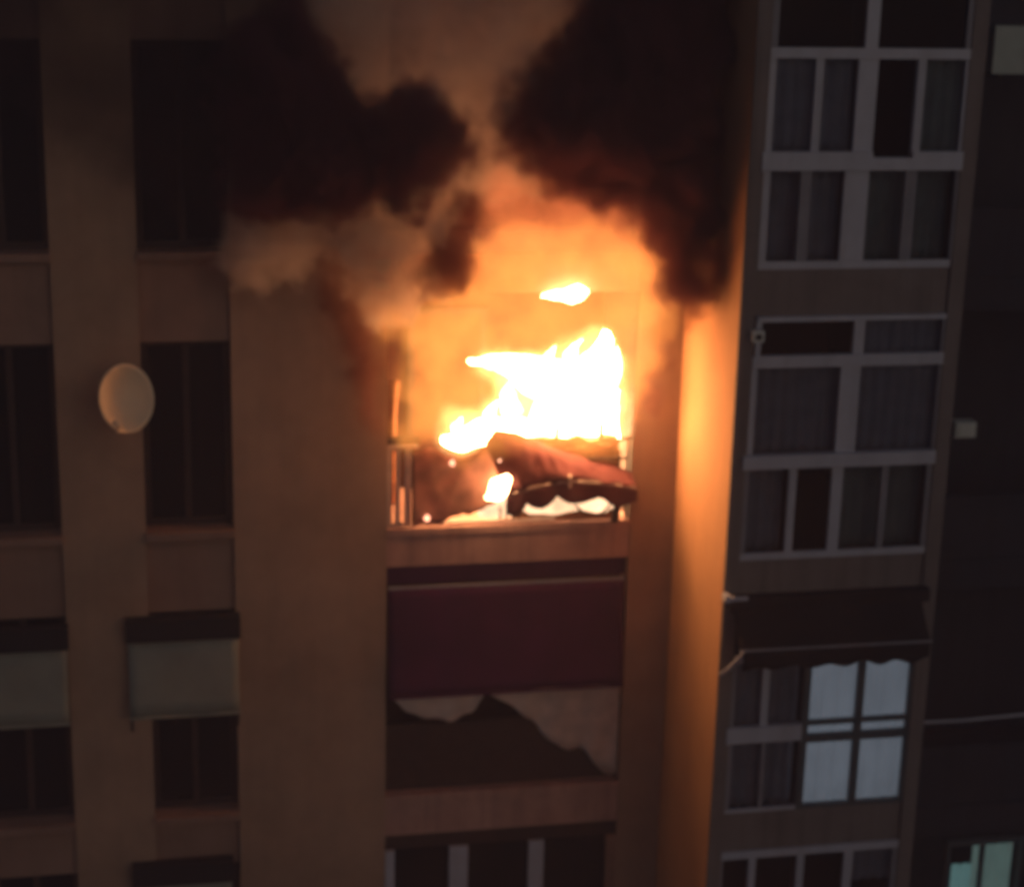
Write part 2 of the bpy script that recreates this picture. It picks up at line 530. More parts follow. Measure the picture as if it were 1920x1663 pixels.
# middle floor
glazed(None,
       [(2.06, 2.12, 1.40, 1.75, A), (3.09, 3.20, 1.40, 1.75, A), (4.03, 4.058, 1.40, 1.75, D),
        (2.04, 2.10, 0.37, 1.28, A), (2.98, 3.19, 0.37, 1.28, A), (4.03, 4.058, 0.37, 1.28, D),
        (2.032, 2.08, -0.69, 0.23, D), (2.51, 2.59, -0.69, 0.23, A), (2.97, 3.09, -0.69, 0.23, A), (3.51, 3.58, -0.69, 0.23, D), (4.0, 4.058, -0.69, 0.23, D)],
       [(2.12, 3.09, 1.40, 1.75, 'glass'), (3.20, 4.03, 1.40, 1.75, 'glass'),
        (2.10, 2.98, 0.37, 1.28, 'glass'), (3.19, 4.03, 0.37, 1.28, 'glass'),
        (2.08, 2.51, -0.69, 0.23, 'glass'), (2.59, 2.97, -0.69, 0.23, 'glass'), (3.09, 3.51, -0.69, 0.23, 'glass'), (3.58, 4.0, -0.69, 0.23, 'glass')],
       rails=[(2.06, 4.05, 1.75, 1.80, 0.04), (2.035, 4.058, 1.28, 1.40, 0.04), (1.99, 4.055, 0.23, 0.37, 0.07), (2.032, 4.058, -0.763, -0.69, 0.01)])
# lower floor: left half pale frames, right half a dark framed window with a light on inside
glazed(None,
       [(2.032, 2.08, -2.63, -1.9, D), (2.37, 2.45, -2.63, -1.9, A), (2.032, 2.08, -3.6, -2.81, D), (2.41, 2.45, -3.6, -2.81, D)],
       [(2.08, 2.37, -2.63, -1.9, 'glass'), (2.45, 2.83, -2.63, -1.9, 'glass'), (2.08, 2.41, -3.6, -2.81, 'glass'), (2.45, 2.83, -3.6, -2.81, 'glass')],
       rails=[(2.0, 2.83, -2.81, -2.63, 0.05), (2.032, 2.83, -1.9, -1.84, 0.02), (2.032, 2.83, -3.638, -3.6, 0.01)])
glazed(None,
       [(2.832, 2.91, -3.6, -1.9, 'alu_dark'), (3.435, 3.515, -3.6, -2.87, 'alu_dark'), (3.435, 3.515, -2.78, -2.67, 'alu_dark'), (3.435, 3.515, -2.62, -1.9, 'alu_dark'), (4.02, 4.058, -3.6, -1.9, 'alu_dark')],
       [(2.91, 3.435, -2.62, -1.9, 'glass'), (3.515, 4.02, -2.62, -1.9, 'glass'), (2.91, 3.435, -2.78, -2.67, 'glass'), (3.515, 4.02, -2.78, -2.67, 'glass'),
        (2.91, 3.435, -3.6, -2.87, 'glass'), (3.515, 4.02, -3.6, -2.87, 'glass')],
       rails=[(2.832, 4.058, -1.9, -1.84, 0.02), (2.911, 4.019, -2.67, -2.62, 0.0), (2.911, 4.019, -2.87, -2.78, 0.0), (2.832, 4.058, -3.638, -3.6, 0.01)], m='alu_dark')
# lowest floor in view
glazed(None,
       [(2.032, 2.06, -5.2, -4.19, D), (2.35, 2.43, -5.2, -4.19, A), (2.90, 2.98, -5.2, -4.19, A), (3.44, 3.54, -5.2, -4.19, A), (4.0, 4.058, -5.2, -4.19, D)],
       [(2.06, 2.35, -5.2, -4.19, 'glass'), (2.43, 2.90, -5.2, -4.19, 'glass'), (2.98, 3.44, -5.2, -4.19, 'glass'), (3.54, 4.0, -5.2, -4.19, 'glass')],
       rails=[(2.032, 4.058, -4.19, -4.102, 0.02), (2.032, 4.058, -5.3, -5.2, 0.03)])
box('spandrel', 2.032, 4.058, YF + 0.01, YF + 0.12, -6.598, -5.302, M['grey_wall'], B2, bevel=0)

# ------------------------------------------------------------------ curtains behind the glazing
def curtain(label, x0, x1, z0, z1, m, y=YF + 0.075, group=None, amp=0.018, period=0.13, top=None):
    bm = bmesh.new()
    n = max(8, int((x1 - x0) / period * 6))
    ph = random.random() * 6
    g = []
    for k in range(7):
        f = k / 6
        row = []
        for i in range(n + 1):
            x = x0 + (x1 - x0) * i / n
            zt = z1 + (top(x) if top else 0)
            z = z0 + (zt - z0) * f
            row.append((x, y + amp * (0.6 + 0.4 * (1 - f)) * math.sin(2 * math.pi * x / period + ph + 0.5 * math.sin(3 * x)), z))
        g.append(row)
    sheet(bm, g, 0.004)
    o = obj('curtain', bm, M[m], smooth=True)
    return tag(o, label, 'curtain', group)

curtain('grey curtain behind the top floor pane nearest the smoke', 2.07, 2.52, 3.40, 4.36, 'curtain')
curtain('narrow dim curtain in the second top floor pane left of the thick mullion', 2.56, 2.94, 3.40, 4.36, 'curtain', y=YF + 0.10)
curtain('grey green curtain behind the last top floor sash, beside the open gap', 3.61, 4.06, 3.40, 4.36, 'curtain_green')
curtain('grey curtain filling the short transom above the wide middle floor pane', 3.17, 4.06, 1.38, 1.77, 'curtain')
curtain('grey curtain behind the wide middle floor pane by the small white box', 3.16, 4.06, 0.32, 1.30, 'curtain')
curtain('dim curtain behind the middle floor pane nearest the burning balcony', 2.08, 3.0, 0.32, 1.30, 'curtain', y=YF + 0.12)
curtain('dim grey curtain in the leftmost pane under the black wavy hemmed awning', 2.05, 2.40, -2.66, -1.87, 'curtain')
curtain('grey curtain in the pane beside the lit window, under the awning', 2.42, 2.80, -2.66, -1.87, 'curtain')
curtain('dull grey curtain in the lower panes left of the lit window', 2.05, 2.80, -3.61, -2.80, 'curtain', y=YF + 0.10)
curtain('dim curtain low down in the top bay, left of the broad pale post', 2.08, 2.90, 2.30, 3.24, 'curtain', y=YF + 0.16)
curtain('dim curtain low down in the top bay, right of the broad pale post', 3.10, 4.05, 2.30, 3.24, 'curtain_green', y=YF + 0.18)
curtain('dim curtain in the lower panes of the middle bay, next to the bright orange wall', 2.06, 2.50, -0.72, 0.22, 'curtain', y=YF + 0.16)
curtain('dim curtain in the lower right panes of the middle bay', 3.07, 4.05, -0.72, 0.22, 'curtain_green', y=YF + 0.18)
curtain('pale curtain behind the last pane at the very bottom of the glazed block', 3.50, 4.04, -4.62, -4.17, 'curtain', y=YF + 0.08)
curtain('bright bluish white curtain glowing in the lit dark framed window', 2.88, 4.05, -3.63, -1.88, 'lit_curtain', amp=0.03, period=0.17)

# ------------------------------------------------------------------ awnings
def small_awning(x0, x1, zt, zb, label, group='pale window awnings on the ochre wall'):
    r = empty('window_awning', label, 'awning', ((x0 + x1) / 2, 0, zt), group)
    bm = bmesh.new()
    bx(bm, x0 - 0.02, x1 + 0.02, -0.16, -0.004, zt, zt + 0.25)
    obj('cassette', bm, M['cassette'], r, bevel=0.02)
    g = []
    for k in range(6):
        f = k / 5
        row = []
        for i in range(13):
            u = i / 12
            row.append((x0 + (x1 - x0) * u, -0.10 - 0.12 * f + 0.012 * math.sin(u * 9 + k), zt - (zt - zb) * f - 0.012 * math.sin(u * math.pi) * f))
        g.append(row)
    bm = bmesh.new()
    sheet(bm, g, 0.006)
    obj('fabric', bm, M['blind'], r, smooth=True)
    bm = bmesh.new()
    tube(bm, [(x0, -0.215, zb - 0.012), (x1, -0.215, zb - 0.012)], 0.018, 8)
    obj('front_bar', bm, M['blind'], r)
    for x in (x0 + 0.02, x1 - 0.02):
        bm = bmesh.new()
        tube(bm, [(x, -0.005, zb - 0.25), (x, -0.21, zb - 0.012)], 0.012, 6)
        obj('arm', bm, M['cassette'], r)

small_awning(-4.18, -3.0, -2.06, -2.90, 'pale cloth awning beside the wide pier, half lowered over a dark window')
small_awning(-5.72, -4.82, -2.10, -2.92, 'pale cloth awning cut by the photo edge, half lowered, below the satellite dish')
small_awning(-4.2, -3.12, -5.0, -5.85, 'pale cloth awning at the bottom edge of the photo, near the wide pier')

# dark awning hanging like a curtain below the burning slab
r = empty('balcony_awning', 'dark plum awning sheet hanging flat across the balcony under the fire', 'awning', (0, 0, -1.5))
g = []
for k in range(12):
    f = k / 11
    row = []
    for i in range(33):
        u = i / 32
        row.append((-1.345 + 2.69 * u, 0.03 - 0.15 * f + 0.03 * math.sin(f * math.pi) + 0.010 * math.sin(u * 26 + f * 3) * f,
                    -1.66 - 1.22 * f - 0.015 * math.sin(u * math.pi * 2) * f))
    g.append(row)
bm = bmesh.new()
sheet(bm, g, 0.006)
obj('fabric', bm, M['dark_awning'], r, smooth=True)
bm = bmesh.new()
tube(bm, [(-1.34, 0.05, -1.645), (1.35, 0.05, -1.645)], 0.022, 10)
obj('roller_bar', bm, M['alu_dim'], r)
bm = bmesh.new()
bx(bm, -1.364, 1.364, 0.12, 0.30, -1.62, -1.384)
obj('cassette', bm, M['dark_awning'], r, bevel=0.02)
bm = bmesh.new()
tube(bm, [(-1.345, -0.13, -2.885), (1.345, -0.13, -2.885)], 0.016, 8)
obj('hem_bar', bm, M['dark_awning'], r)

def cloth(pts, y, label):
    """A hanging cloth: straight hem at the top, the lower edge through pts [(x, z)]."""
    bm = bmesh.new()
    x0, x1 = pts[0][0], pts[-1][0]
    n = 40
    g = []
    def low(x):
        for (xa, za), (xb, zb) in zip(pts, pts[1:]):
            if xa <= x <= xb:
                t = (x - xa) / max(1e-6, xb - xa)
                return za + (zb - za) * t
        return pts[-1][1]
    for k in range(9):
        f = k / 8
        row = []
        for i in range(n + 1):
            x = x0 + (x1 - x0) * i / n
            zl = (low(max(x0, x - 0.05)) + low(x) + low(min(x1, x + 0.05))) / 3 + 0.012 * math.sin(x * 23)
            row.append((x + 0.02 * f * math.sin(x * 9), y + 0.018 * math.sin(x * 15 + 2 * f) * (0.4 + f), -2.80 + (zl + 2.80) * f))
        g.append(row)
    sheet(bm, g, 0.005)
    o = obj('cloth', bm, M['cloth'], smooth=True)
    tag(o, label, 'cloth')

cloth([(-1.28, -2.99), (-1.2, -3.10), (-0.93, -3.23), (-0.62, -3.28), (-0.36, -3.20), (-0.24, -2.97)], 0.05,
      'short swag of pale cloth showing under the dark plum awning')
cloth([(-0.15, -2.98), (0.13, -3.20), (0.38, -3.40), (0.55, -3.60), (0.75, -3.75), (0.93, -3.72), (1.1, -3.95), (1.24, -4.10), (1.355, -4.05)], 0.05,
      'long ragged pale cloth hanging in the corner under the dark plum awning')

# dark awning of the glazed block
r = empty('scalloped_awning', 'black awning with a wavy hem over the lit window of the glazed block', 'awning', (3.0, YF, -1.2))
bm = bmesh.new()
bx(bm, 1.92, 4.10, YF - 0.14, YF - 0.032, -1.26, -1.12)
obj('cassette', bm, M['black_awning'], r, bevel=0.02)
bm = bmesh.new()
bx(bm, 1.86, 1.918, YF - 0.16, YF - 0.034, -1.16, -1.09)
bx(bm, 1.918, 2.10, YF - 0.17, YF - 0.142, -1.14, -1.10)
obj('bracket', bm, M['alu'], r, bevel=0.01)
g = []
yb, zb_ = YF - 0.45, -1.575
for k in range(6):
    f = k / 5
    g.append([(1.96 + 2.06 * i / 24, YF - 0.09 + (yb - YF + 0.09) * f, -1.19 + (zb_ + 1.19) * f - 0.03 * math.sin(f * math.pi)) for i in range(25)])
bm = bmesh.new()
sheet(bm, g, 0.005, (0, 0.6, -0.8))
obj('canopy', bm, M['black_awning'], r, smooth=True)
bm = bmesh.new()
tube(bm, [(1.95, yb, zb_), (4.03, yb, zb_)], 0.014, 8)
obj('front_bar', bm, M['alu_dim'], r)
g = []
for k in range(4):
    f = k / 3
    row = []
    for i in range(81):
        u = i / 80
        hem = 0.19 + 0.022 * math.cos(u * 2 * math.pi * 5.5) + 0.008 * math.sin(u * 17)
        row.append((1.99 + 2.02 * u, yb - 0.006 + 0.01 * math.sin(u * 40) * f, zb_ - 0.015 - hem * f))
    g.append(row)
bm = bmesh.new()
sheet(bm, g, 0.004)
obj('valance', bm, M['black_awning'], r, smooth=True)
bm = bmesh.new()
tube(bm, [(1.90, YF - 0.035, -2.0), (1.93, YF - 0.2, -1.87), (2.01, yb + 0.02, -1.60)], 0.024, 8)
obj('arm', bm, M['alu'], r)
bm = bmesh.new()
tube(bm, [(4.0, YF - 0.035, -2.0), (4.0, yb + 0.02, -1.60)], 0.018, 8)
obj('arm', bm, M['black_awning'], r)

# ------------------------------------------------------------------ collapsed awning and burnt things on the burning balcony
r = empty('collapsed_awning', 'maroon awning with a scalloped valance fallen across the burning balcony rail', 'awning', (0.6, 0, -0.7))
topl = [(-0.30, 0.02), (-0.2, 0.15), (0.04, 0.12), (0.3, 0.01), (0.52, -0.09), (0.88, -0.22), (1.19, -0.31), (1.44, -0.40)]
midl = [(-0.10, -0.52), (0.05, -0.47), (0.2, -0.43), (0.42, -0.39), (0.61, -0.37), (0.97, -0.41), (1.2, -0.45), (1.42, -0.49)]
def interp(l, t):
    s = t * (len(l) - 1)
    i = min(int(s), len(l) - 2)
    f = s - i
    return l[i][0] + (l[i + 1][0] - l[i][0]) * f, l[i][1] + (l[i + 1][1] - l[i][1]) * f
g = []
for k in range(9):
    f = k / 8
    row = []
    for i in range(41):
        t = i / 40
        xa, za = interp(topl, t)
        xb, zb = interp(midl, t)
        x = min(xa + (xb - xa) * f, 1.362 if True else 9)
        z = za + (zb - za) * f
        y = 0.02 - 0.27 * math.sin(f * math.pi / 2) + 0.035 * noise.noise((x * 3.5, f * 3, 1.3)) + 0.02 * math.sin(x * 13 + f * 4) * f + 0.016 * math.sin(x * 34 + 4 * noise.noise((x * 3, f * 2, 2.2)) + f * 2) * (0.3 + f)
        row.append((x, y, z + 0.02 * noise.noise((x * 6, f * 4, 5.1))))
    g.append(row)
bm = bmesh.new()
sheet(bm, g, 0.006)
obj('canopy', bm, M['red_awning'], r, smooth=True)
bm = bmesh.new()
tube(bm, [(interp(midl, t / 14)[0] if interp(midl, t / 14)[0] < 1.36 else 1.36, -0.255, interp(midl, t / 14)[1]) for t in range(15)], 0.013, 8)
obj('front_bar', bm, M['rail'], r)
g = []
for k in range(5):
    f = k / 4
    row = []
    for i in range(101):
        t = i / 100
        x, z = interp(midl, t)
        x = min(x, 1.362)
        s = abs(math.sin((t * 4.1 + 0.08) * math.pi))
        drop = (0.15 - 0.02 * t) + 0.10 * s ** 0.8
        row.append((x, -0.262 + 0.02 * math.sin(t * 30) * f, z - 0.012 - drop * f))
    g.append(row)
bm = bmesh.new()
sheet(bm, g, 0.004)
obj('valance', bm, M['red_awning'], r, smooth=True)
bm = bmesh.new()
tube(bm, [(0.60, -0.27, -0.44), (0.60, -0.285, -0.30)], 0.02, 8)
obj('bracket', bm, M['rail'], r)
bm = bmesh.new()
tube(bm, [(1.18, -0.2, -0.52), (1.18, -0.05, -0.92)], 0.045, 8)
obj('arm', bm, M['char'], r)

# scorched screen on the rail
top_s = [(-1.09, -0.05), (-0.9, -0.02), (-0.71, -0.10), (-0.5, -0.16), (-0.35, -0.02), (-0.2, 0.0), (-0.02, -0.2)]
bot_s = [(-1.09, -0.90), (-0.95, -0.86), (-0.8, -0.90), (-0.62, -0.78), (-0.47, -0.80), (-0.3, -0.74), (-0.1, -0.62)]
g = []
for k in range(11):
    f = k / 10
    row = []
    for i in range(37):
        t = i / 36
        xa, za = interp(top_s, t)
        xb, zb = interp(bot_s, t)
        za += 0.05 * noise.noise((xa * 9, 0, 2))
        zb += 0.05 * noise.noise((xb * 9, 0, 7))
        x = xa + (xb - xa) * f
        row.append((x, -0.02 + 0.03 * noise.noise((x * 5, f * 4, 3)), za + (zb - za) * f))
    g.append(row)
bm = bmesh.new()
sheet(bm, g, 0.006)
o = obj('balcony_screen', bm, M['scorched'], smooth=True)
tag(o, 'scorched brown cloth screen tied to the rail beside the three pale bars', 'screen')

def ragged_box(bm, x0, x1, y0, y1, z0, z1, amp, seed):
    nx = 10
    fr = [[], []]
    for s, y in enumerate((y0, y1)):
        for i in range(nx + 1):
            x = x0 + (x1 - x0) * i / nx
            t = z1 + amp * noise.noise((x * 6, y * 3, seed))
            fr[s].append((bm.verts.new((x, y, z0)), bm.verts.new((x, y + 0.02 * noise.noise((x * 5, 2, seed)), t))))
    for i in range(nx):
        a, b, c, d_ = fr[0][i], fr[0][i + 1], fr[1][i + 1], fr[1][i]
        bm.faces.new((a[0], b[0], b[1], a[1]))
        bm.faces.new((d_[0], d_[1], c[1], c[0]))
        bm.faces.new((a[1], b[1], c[1], d_[1]))
        bm.faces.new((a[0], d_[0], c[0], b[0]))
    for e in (0, nx):
        a, b = fr[0][e], fr[1][e]
        bm.faces.new((a[0], a[1], b[1], b[0]) if e == 0 else (a[0], b[0], b[1], a[1]))

r = empty('burnt_cabinet', 'burnt brown cabinet with two upright posts, in the flames behind the fallen awning', 'cabinet', (0.66, 0.3, -0.94))
bm = bmesh.new()
ragged_box(bm, 0.06, 1.24, 0.12, 0.26, -0.943, 0.0, 0.07, 4.0)
obj('cabinet_body', bm, M['rust'], r)
for x in (0.53, 1.03):
    bm = bmesh.new()
    tube(bm, [(x, 0.16, -0.1), (x + 0.01, 0.16, 0.15 if x > 0.8 else 0.12)], 0.028, 8)
    obj('post', bm, M['char'], r)
for x in (0.25, 0.62, 0.90):
    bm = bmesh.new()
    ragged_box(bm, x, x + 0.24, 0.085, 0.118, -0.30, -0.08 + 0.03 * math.sin(x * 9), 0.05, x)
    obj('panel', bm, M['rust'], r)
r = empty('metal_rack', 'thin metal rack standing in the flames against the red lit pier', 'rack', (1.22, 0.05, -0.94))
for pts in (([(1.31, 0.0, -0.94), (1.31, 0.0, 0.03)]), ([(1.23, 0.02, -0.94), (1.22, 0.02, -0.12)]), ):
    bm = bmesh.new()
    tube(bm, pts, 0.014, 6)
    obj('leg', bm, M['char'], r)
for pts in (([(1.18, 0.0, 0.0), (1.36, 0.0, 0.03)]), ([(0.86, 0.02, -0.21), (1.30, 0.0, -0.21)])):
    bm = bmesh.new()
    tube(bm, pts, 0.016, 6)
    obj('crossbar', bm, M['char'], r)
bm = bmesh.new()
tube(bm, [(-1.2, 0.9, -0.94), (-1.19, 0.9, 0.1), (-1.17, 0.9, 0.5)], [0.045, 0.045, 0.055], 10)
tag(obj('pipe', bm, M['rust'], smooth=True), 'upright pipe against the burning balcony wall, near the pale rail bars', 'pipe')
bm = bmesh.new()
ragged_box(bm, -1.355, -1.0, 0.12, 0.3, -0.08, 0.03, 0.03, 8.2)
for x in (-1.32, -1.04):
    bx(bm, x - 0.02, x + 0.02, 0.15, 0.27, -0.943, -0.09)
tag(obj('side_table', bm, M['char']), 'small charred table behind the three pale rail bars', 'table')
bm = bmesh.new()
tube(bm, [(0.70, 0.1, -0.70), (0.78, 0.05, -0.79), (0.86, 0.03, -0.85), (0.95, 0.03, -0.87), (1.05, 0.03, -0.85), (1.15, 0.05, -0.76), (1.2, 0.1, -0.70)], 0.012, 6)
tag(obj('cable', bm, M['char'], smooth=True), 'dark cable sagging in the glow under the fallen awning', 'cable')

# ------------------------------------------------------------------ satellite dish on the pier
DC = Vector((-4.15, -0.36, 0.72))
r = empty('satellite_dish', 'cream satellite dish with its back shaded, bolted to the pier between dark windows', 'satellite dish', (-4.05, 0, 0.72))
axis = Vector((0.34, -0.90, 0.22)).normalized()
u = axis.cross(Vector((0, 0, 1))).normalized()
w = u.cross(axis).normalized()
bm = bmesh.new()
ringsF, ringsB = [], []
NR, NS = 8, 32
RX, RZ, DEP = 0.295, 0.355, 0.15
for k in range(NR + 1):
    f = k / NR
    if k == 0:
        ringsF.append([bm.verts.new(DC - axis * 0)])
        ringsB.append([bm.verts.new(DC - axis * 0.006)])
    else:
        ringsF.append([bm.verts.new(DC + axis * DEP * f * f + u * RX * f * math.cos(2 * math.pi * i / NS) + w * RZ * f * math.sin(2 * math.pi * i / NS)) for i in range(NS)])
        ringsB.append([bm.verts.new(DC - axis * 0.006 + axis * DEP * f * f + u * RX * f * math.cos(2 * math.pi * i / NS) + w * RZ * f * math.sin(2 * math.pi * i / NS)) for i in range(NS)])
for rg, flip in ((ringsF, False), (ringsB, True)):
    for i in range(NS):
        j = (i + 1) % NS
        f_ = [rg[0][0], rg[1][i], rg[1][j]]
        bm.faces.new(f_[::-1] if flip else f_)
        for k in range(1, NR):
            f_ = [rg[k][i], rg[k + 1][i], rg[k + 1][j], rg[k][j]]
            bm.faces.new(f_[::-1] if flip else f_)
for i in range(NS):
    j = (i + 1) % NS
    bm.faces.new((ringsF[NR][i], ringsB[NR][i], ringsB[NR][j], ringsF[NR][j]))
obj('reflector', bm, M['dish'], r, smooth=True)
bm = bmesh.new()
tube(bm, [DC - w * RZ * 0.95 + axis * 0.07, DC - w * RZ * 0.9 + axis * 0.25 + u * 0.12, DC - w * 0.30 + axis * 0.36 + u * 0.20], 0.013, 6)
obj('arm', bm, M['dish'], r)
bm = bmesh.new()
p = DC - w * 0.30 + axis * 0.36 + u * 0.20
tube(bm, [p - w * 0.02, p + w * 0.05, p + w * 0.09 - axis * 0.04], [0.024, 0.03, 0.034], 10)
obj('receiver', bm, M['dish'], r)
bm = bmesh.new()
tube(bm, [(-4.10, -0.004, 0.60), (-4.10, -0.16, 0.60), (-4.13, -0.24, 0.68), tuple(DC - axis * 0.02)], 0.022, 8)
obj('bracket', bm, M['rust'], r)

# ------------------------------------------------------------------ things on the glazed block and its dark recess
r = empty('security_sensor', 'small pale sensor box fixed at the corner of the middle glazed balcony', 'sensor', (2.04, YF, 1.6))
box('casing', 1.99, 2.11, YF - 0.13, YF - 0.033, 1.57, 1.68, M['white'], r, bevel=0.012)
box('lens', 2.02, 2.08, YF - 0.145, YF - 0.132, 1.60, 1.65, M['cassette'], r)
r = empty('air_conditioner', 'pale air conditioner unit high on the dark recessed wall, cut by the photo edge', 'air conditioner', (5.2, -0.6, 4.07))
box('casing', 4.86, 5.62, -0.72, -0.42, 4.07, 4.56, M['white_green'], r, bevel=0.02)
bm = bmesh.new()
for k in range(7):
    bx(bm, 5.20, 5.56, -0.735, -0.722, 4.13 + k * 0.055, 4.15 + k * 0.055)
obj('grille', bm, M['alu_dim'], r)
for x in (4.95, 5.5):
    box('bracket', x, x + 0.04, -0.70, -0.30, 4.02, 4.068, M['cassette'], r)
r = empty('junction_box', 'small white box sticking out beside the middle glazed balcony, on the dark wall', 'box', (4.6, -0.6, 0.1))
box('casing', 4.86, 5.10, -0.66, -0.50, 0.10, 0.27, M['white'], r, bevel=0.012)
box('lid', 4.90, 5.06, -0.675, -0.662, 0.13, 0.24, M['white'], r)
box('bracket', 4.225, 4.90, -0.54, -0.50, 0.17, 0.20, M['alu_dark'], r, bevel=0)
bm = bmesh.new()
tube(bm, [(4.225, -0.62, -3.33), (5.3, -0.62, -3.345), (6.6, -0.62, -3.30), (8.79, -0.62, -3.30)], 0.018, 6)
tag(obj('handrail', bm, M['alu']), 'thin pale handrail crossing the dark recess right of the lit window', 'handrail')
bm = bmesh.new()
bx(bm, 5.30, 7.6, -0.56, -0.50, -5.02, -4.94)
rw = obj('recess_window', bm, M['alu_dark'], B2)
for x in (5.30, 5.74, 6.24, 6.9, 7.54):
    box('mullion', x, x + 0.05, -0.56, -0.50, -6.6, -5.022, M['alu_dark'], rw)
for x0, x1 in ((5.352, 5.738), (5.792, 6.238), (6.292, 6.898), (6.952, 7.538)):
    box('pane', x0, x1, -0.534, -0.528, -6.6, -5.022, M['glass'], rw, bevel=0)
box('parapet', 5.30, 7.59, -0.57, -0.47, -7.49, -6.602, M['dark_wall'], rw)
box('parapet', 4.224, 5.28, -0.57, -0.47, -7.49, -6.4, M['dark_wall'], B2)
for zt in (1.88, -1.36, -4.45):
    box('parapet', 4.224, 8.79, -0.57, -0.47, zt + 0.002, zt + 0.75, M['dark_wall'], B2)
curtain('pale green pleated curtain lit from inside at the bottom corner of the photo', 5.71, 6.24, -6.6, -5.08, 'lit_green', y=-0.38, amp=0.05, period=0.26,
        top=lambda x: 0.03 * math.sin((x - 5.72) * 14.0) + 0.05 * (x - 5.72))
curtain('short bright teal curtain next to the pale green pleated one', 5.46, 5.72, -6.6, -5.36, 'lit_teal', y=-0.38, amp=0.02)

# ------------------------------------------------------------------ fire
fire = empty('fire', 'blazing white hot fire filling the balcony above the fallen awning', 'fire', (0.5, 0.6, -0.94))
def flame(spine, m='flame', seed=0.0):
    pts, rad = [], []
    n = 14
    for k in range(n):
        t = k / (n - 1) * (len(spine) - 1)
        i = min(int(t), len(spine) - 2)
        f = t - i
        f = f * f * (3 - 2 * f)
        a, b = spine[i], spine[i + 1]
        pts.append([a[j] + (b[j] - a[j]) * f for j in range(3)])
        rad.append(max(0.004, a[3] + (b[3] - a[3]) * f))
    bm = bmesh.new()
    tube(bm, pts, rad, 14)
    for v in bm.verts:
        d = noise.noise_vector(v.co * 3.2 + Vector((seed, 0, seed))) * 0.05 + noise.noise_vector(v.co * 8 + Vector((0, seed, 0))) * 0.035
        v.co += d
    obj('flame', bm, M[m], fire, smooth=True)
flame([(0.62, .80, -.9, .22), (0.62, .78, -.3, .33), (0.67, .50, .18, .36), (.74, -.02, .62, .27), (.87, -.30, 1.02, .14), (.91, -.44, 1.33, .03)], seed=1)
flame([(0.55, .40, .55, .26), (0.2, .30, .74, .17), (-.15, .22, .86, .09), (-.5, .15, .90, .02)], seed=2)
flame([(1.10, .70, -.9, .14), (1.13, .66, -.2, .20), (1.18, .5, .2, .15), (1.22, .3, .5, .03)], seed=3)
flame([(0.3, .60, -.5, .2), (0.2, .55, -.1, .22), (-.25, .46, .0, .14), (-.5, .38, -.05, .10), (-.72, .32, -.02, .03)], seed=4)
for sp in ([(.40, .3, .55, .09), (.36, .15, .82, .07), (.45, .05, 1.05, .01)], [(.62, .1, .7, .10), (.60, -.1, .98, .06), (.68, -.2, 1.2, .008)],
           [(1.05, .1, .5, .09), (1.12, -.05, .85, .05), (1.10, -.12, 1.08, .008)], [(-.15, .4, .0, .07), (-.2, .3, .25, .05), (-.12, .25, .45, .008)],
           [(-.5, .36, -.05, .06), (-.55, .3, .10, .04), (-.50, .3, .22, .006)], [(.08, .4, .25, .10), (0.0, .3, .5, .06), (.06, .25, .7, .008)]):
    flame(sp, 'flame_mid', sp[0][0] * 7)
flame([(-.28, -.17, -.56, .03), (-.2, -.20, -.48, .10), (-.13, -.20, -.38, .105), (-.07, -.17, -.28, .03)], 'flame_mid', 5)
flame([(0.24, -.06, 1.665, .015), (.42, -.06, 1.655, .05), (.58, -.06, 1.64, .075), (.70, -.06, 1.66, .06), (.76, -.06, 1.66, .02)], 'flame_mid', 6)
flame([(-.3, .2, -.85, .05), (0.2, .2, -.78, .12), (0.7, .2, -.76, .13), (1.25, .2, -.78, .10)], 'flame_low', 7)
for i, (x, z, lab) in enumerate([(-0.67, -0.18, 'glowing ember low in the flames at the top of the scorched screen'),
                                 (-0.15, -0.16, 'glowing ember just left of the fallen maroon awning'),
                                 (-0.94, -0.80, 'glowing ember at the foot of the scorched screen near the rail bars')]):
    bm = bmesh.new()
    bmesh.ops.create_icosphere(bm, subdivisions=2, radius=0.032)
    for v in bm.verts:
        v.co += noise.noise_vector(v.co * 40) * 0.01
        v.co += Vector((x, -0.065 if i != 1 else -0.12, z))
    tag(obj('ember', bm, M['ember'], smooth=True), lab, 'ember', 'glowing embers on the burning balcony')

# unseen flames added behind the black clouds to light the tan smoke
flame([(0.92, .22, 3.1, .05), (0.96, .18, 3.3, .15), (1.02, .14, 3.55, .13), (0.98, .12, 3.8, .03)], 'flame_hidden', 8)
flame([(-1.02, .22, 3.02, .04), (-1.03, .16, 3.2, .10), (-1.0, .12, 3.4, .09), (-1.03, .12, 3.55, .02)], 'flame_hidden', 9)

# ------------------------------------------------------------------ fire glow and smoke: fog volumes grown from puffs
def inside(p, poly):
    x, z = p
    c = False
    for (xa, za), (xb, zb) in zip(poly, poly[1:] + poly[:1]):
        if (za > z) != (zb > z) and x < (xb - xa) * (z - za) / (zb - za) + xa:
            c = not c
    return c

def edge_dist(p, poly):
    best = 9
    P = Vector(p)
    for a, b in zip(poly, poly[1:] + poly[:1]):
        A_, B_ = Vector(a), Vector(b)
        ab = B_ - A_
        t = max(0, min(1, (P - A_).dot(ab) / max(1e-9, ab.length_squared)))
        best = min(best, (A_ + ab * t - P).length)
    return best

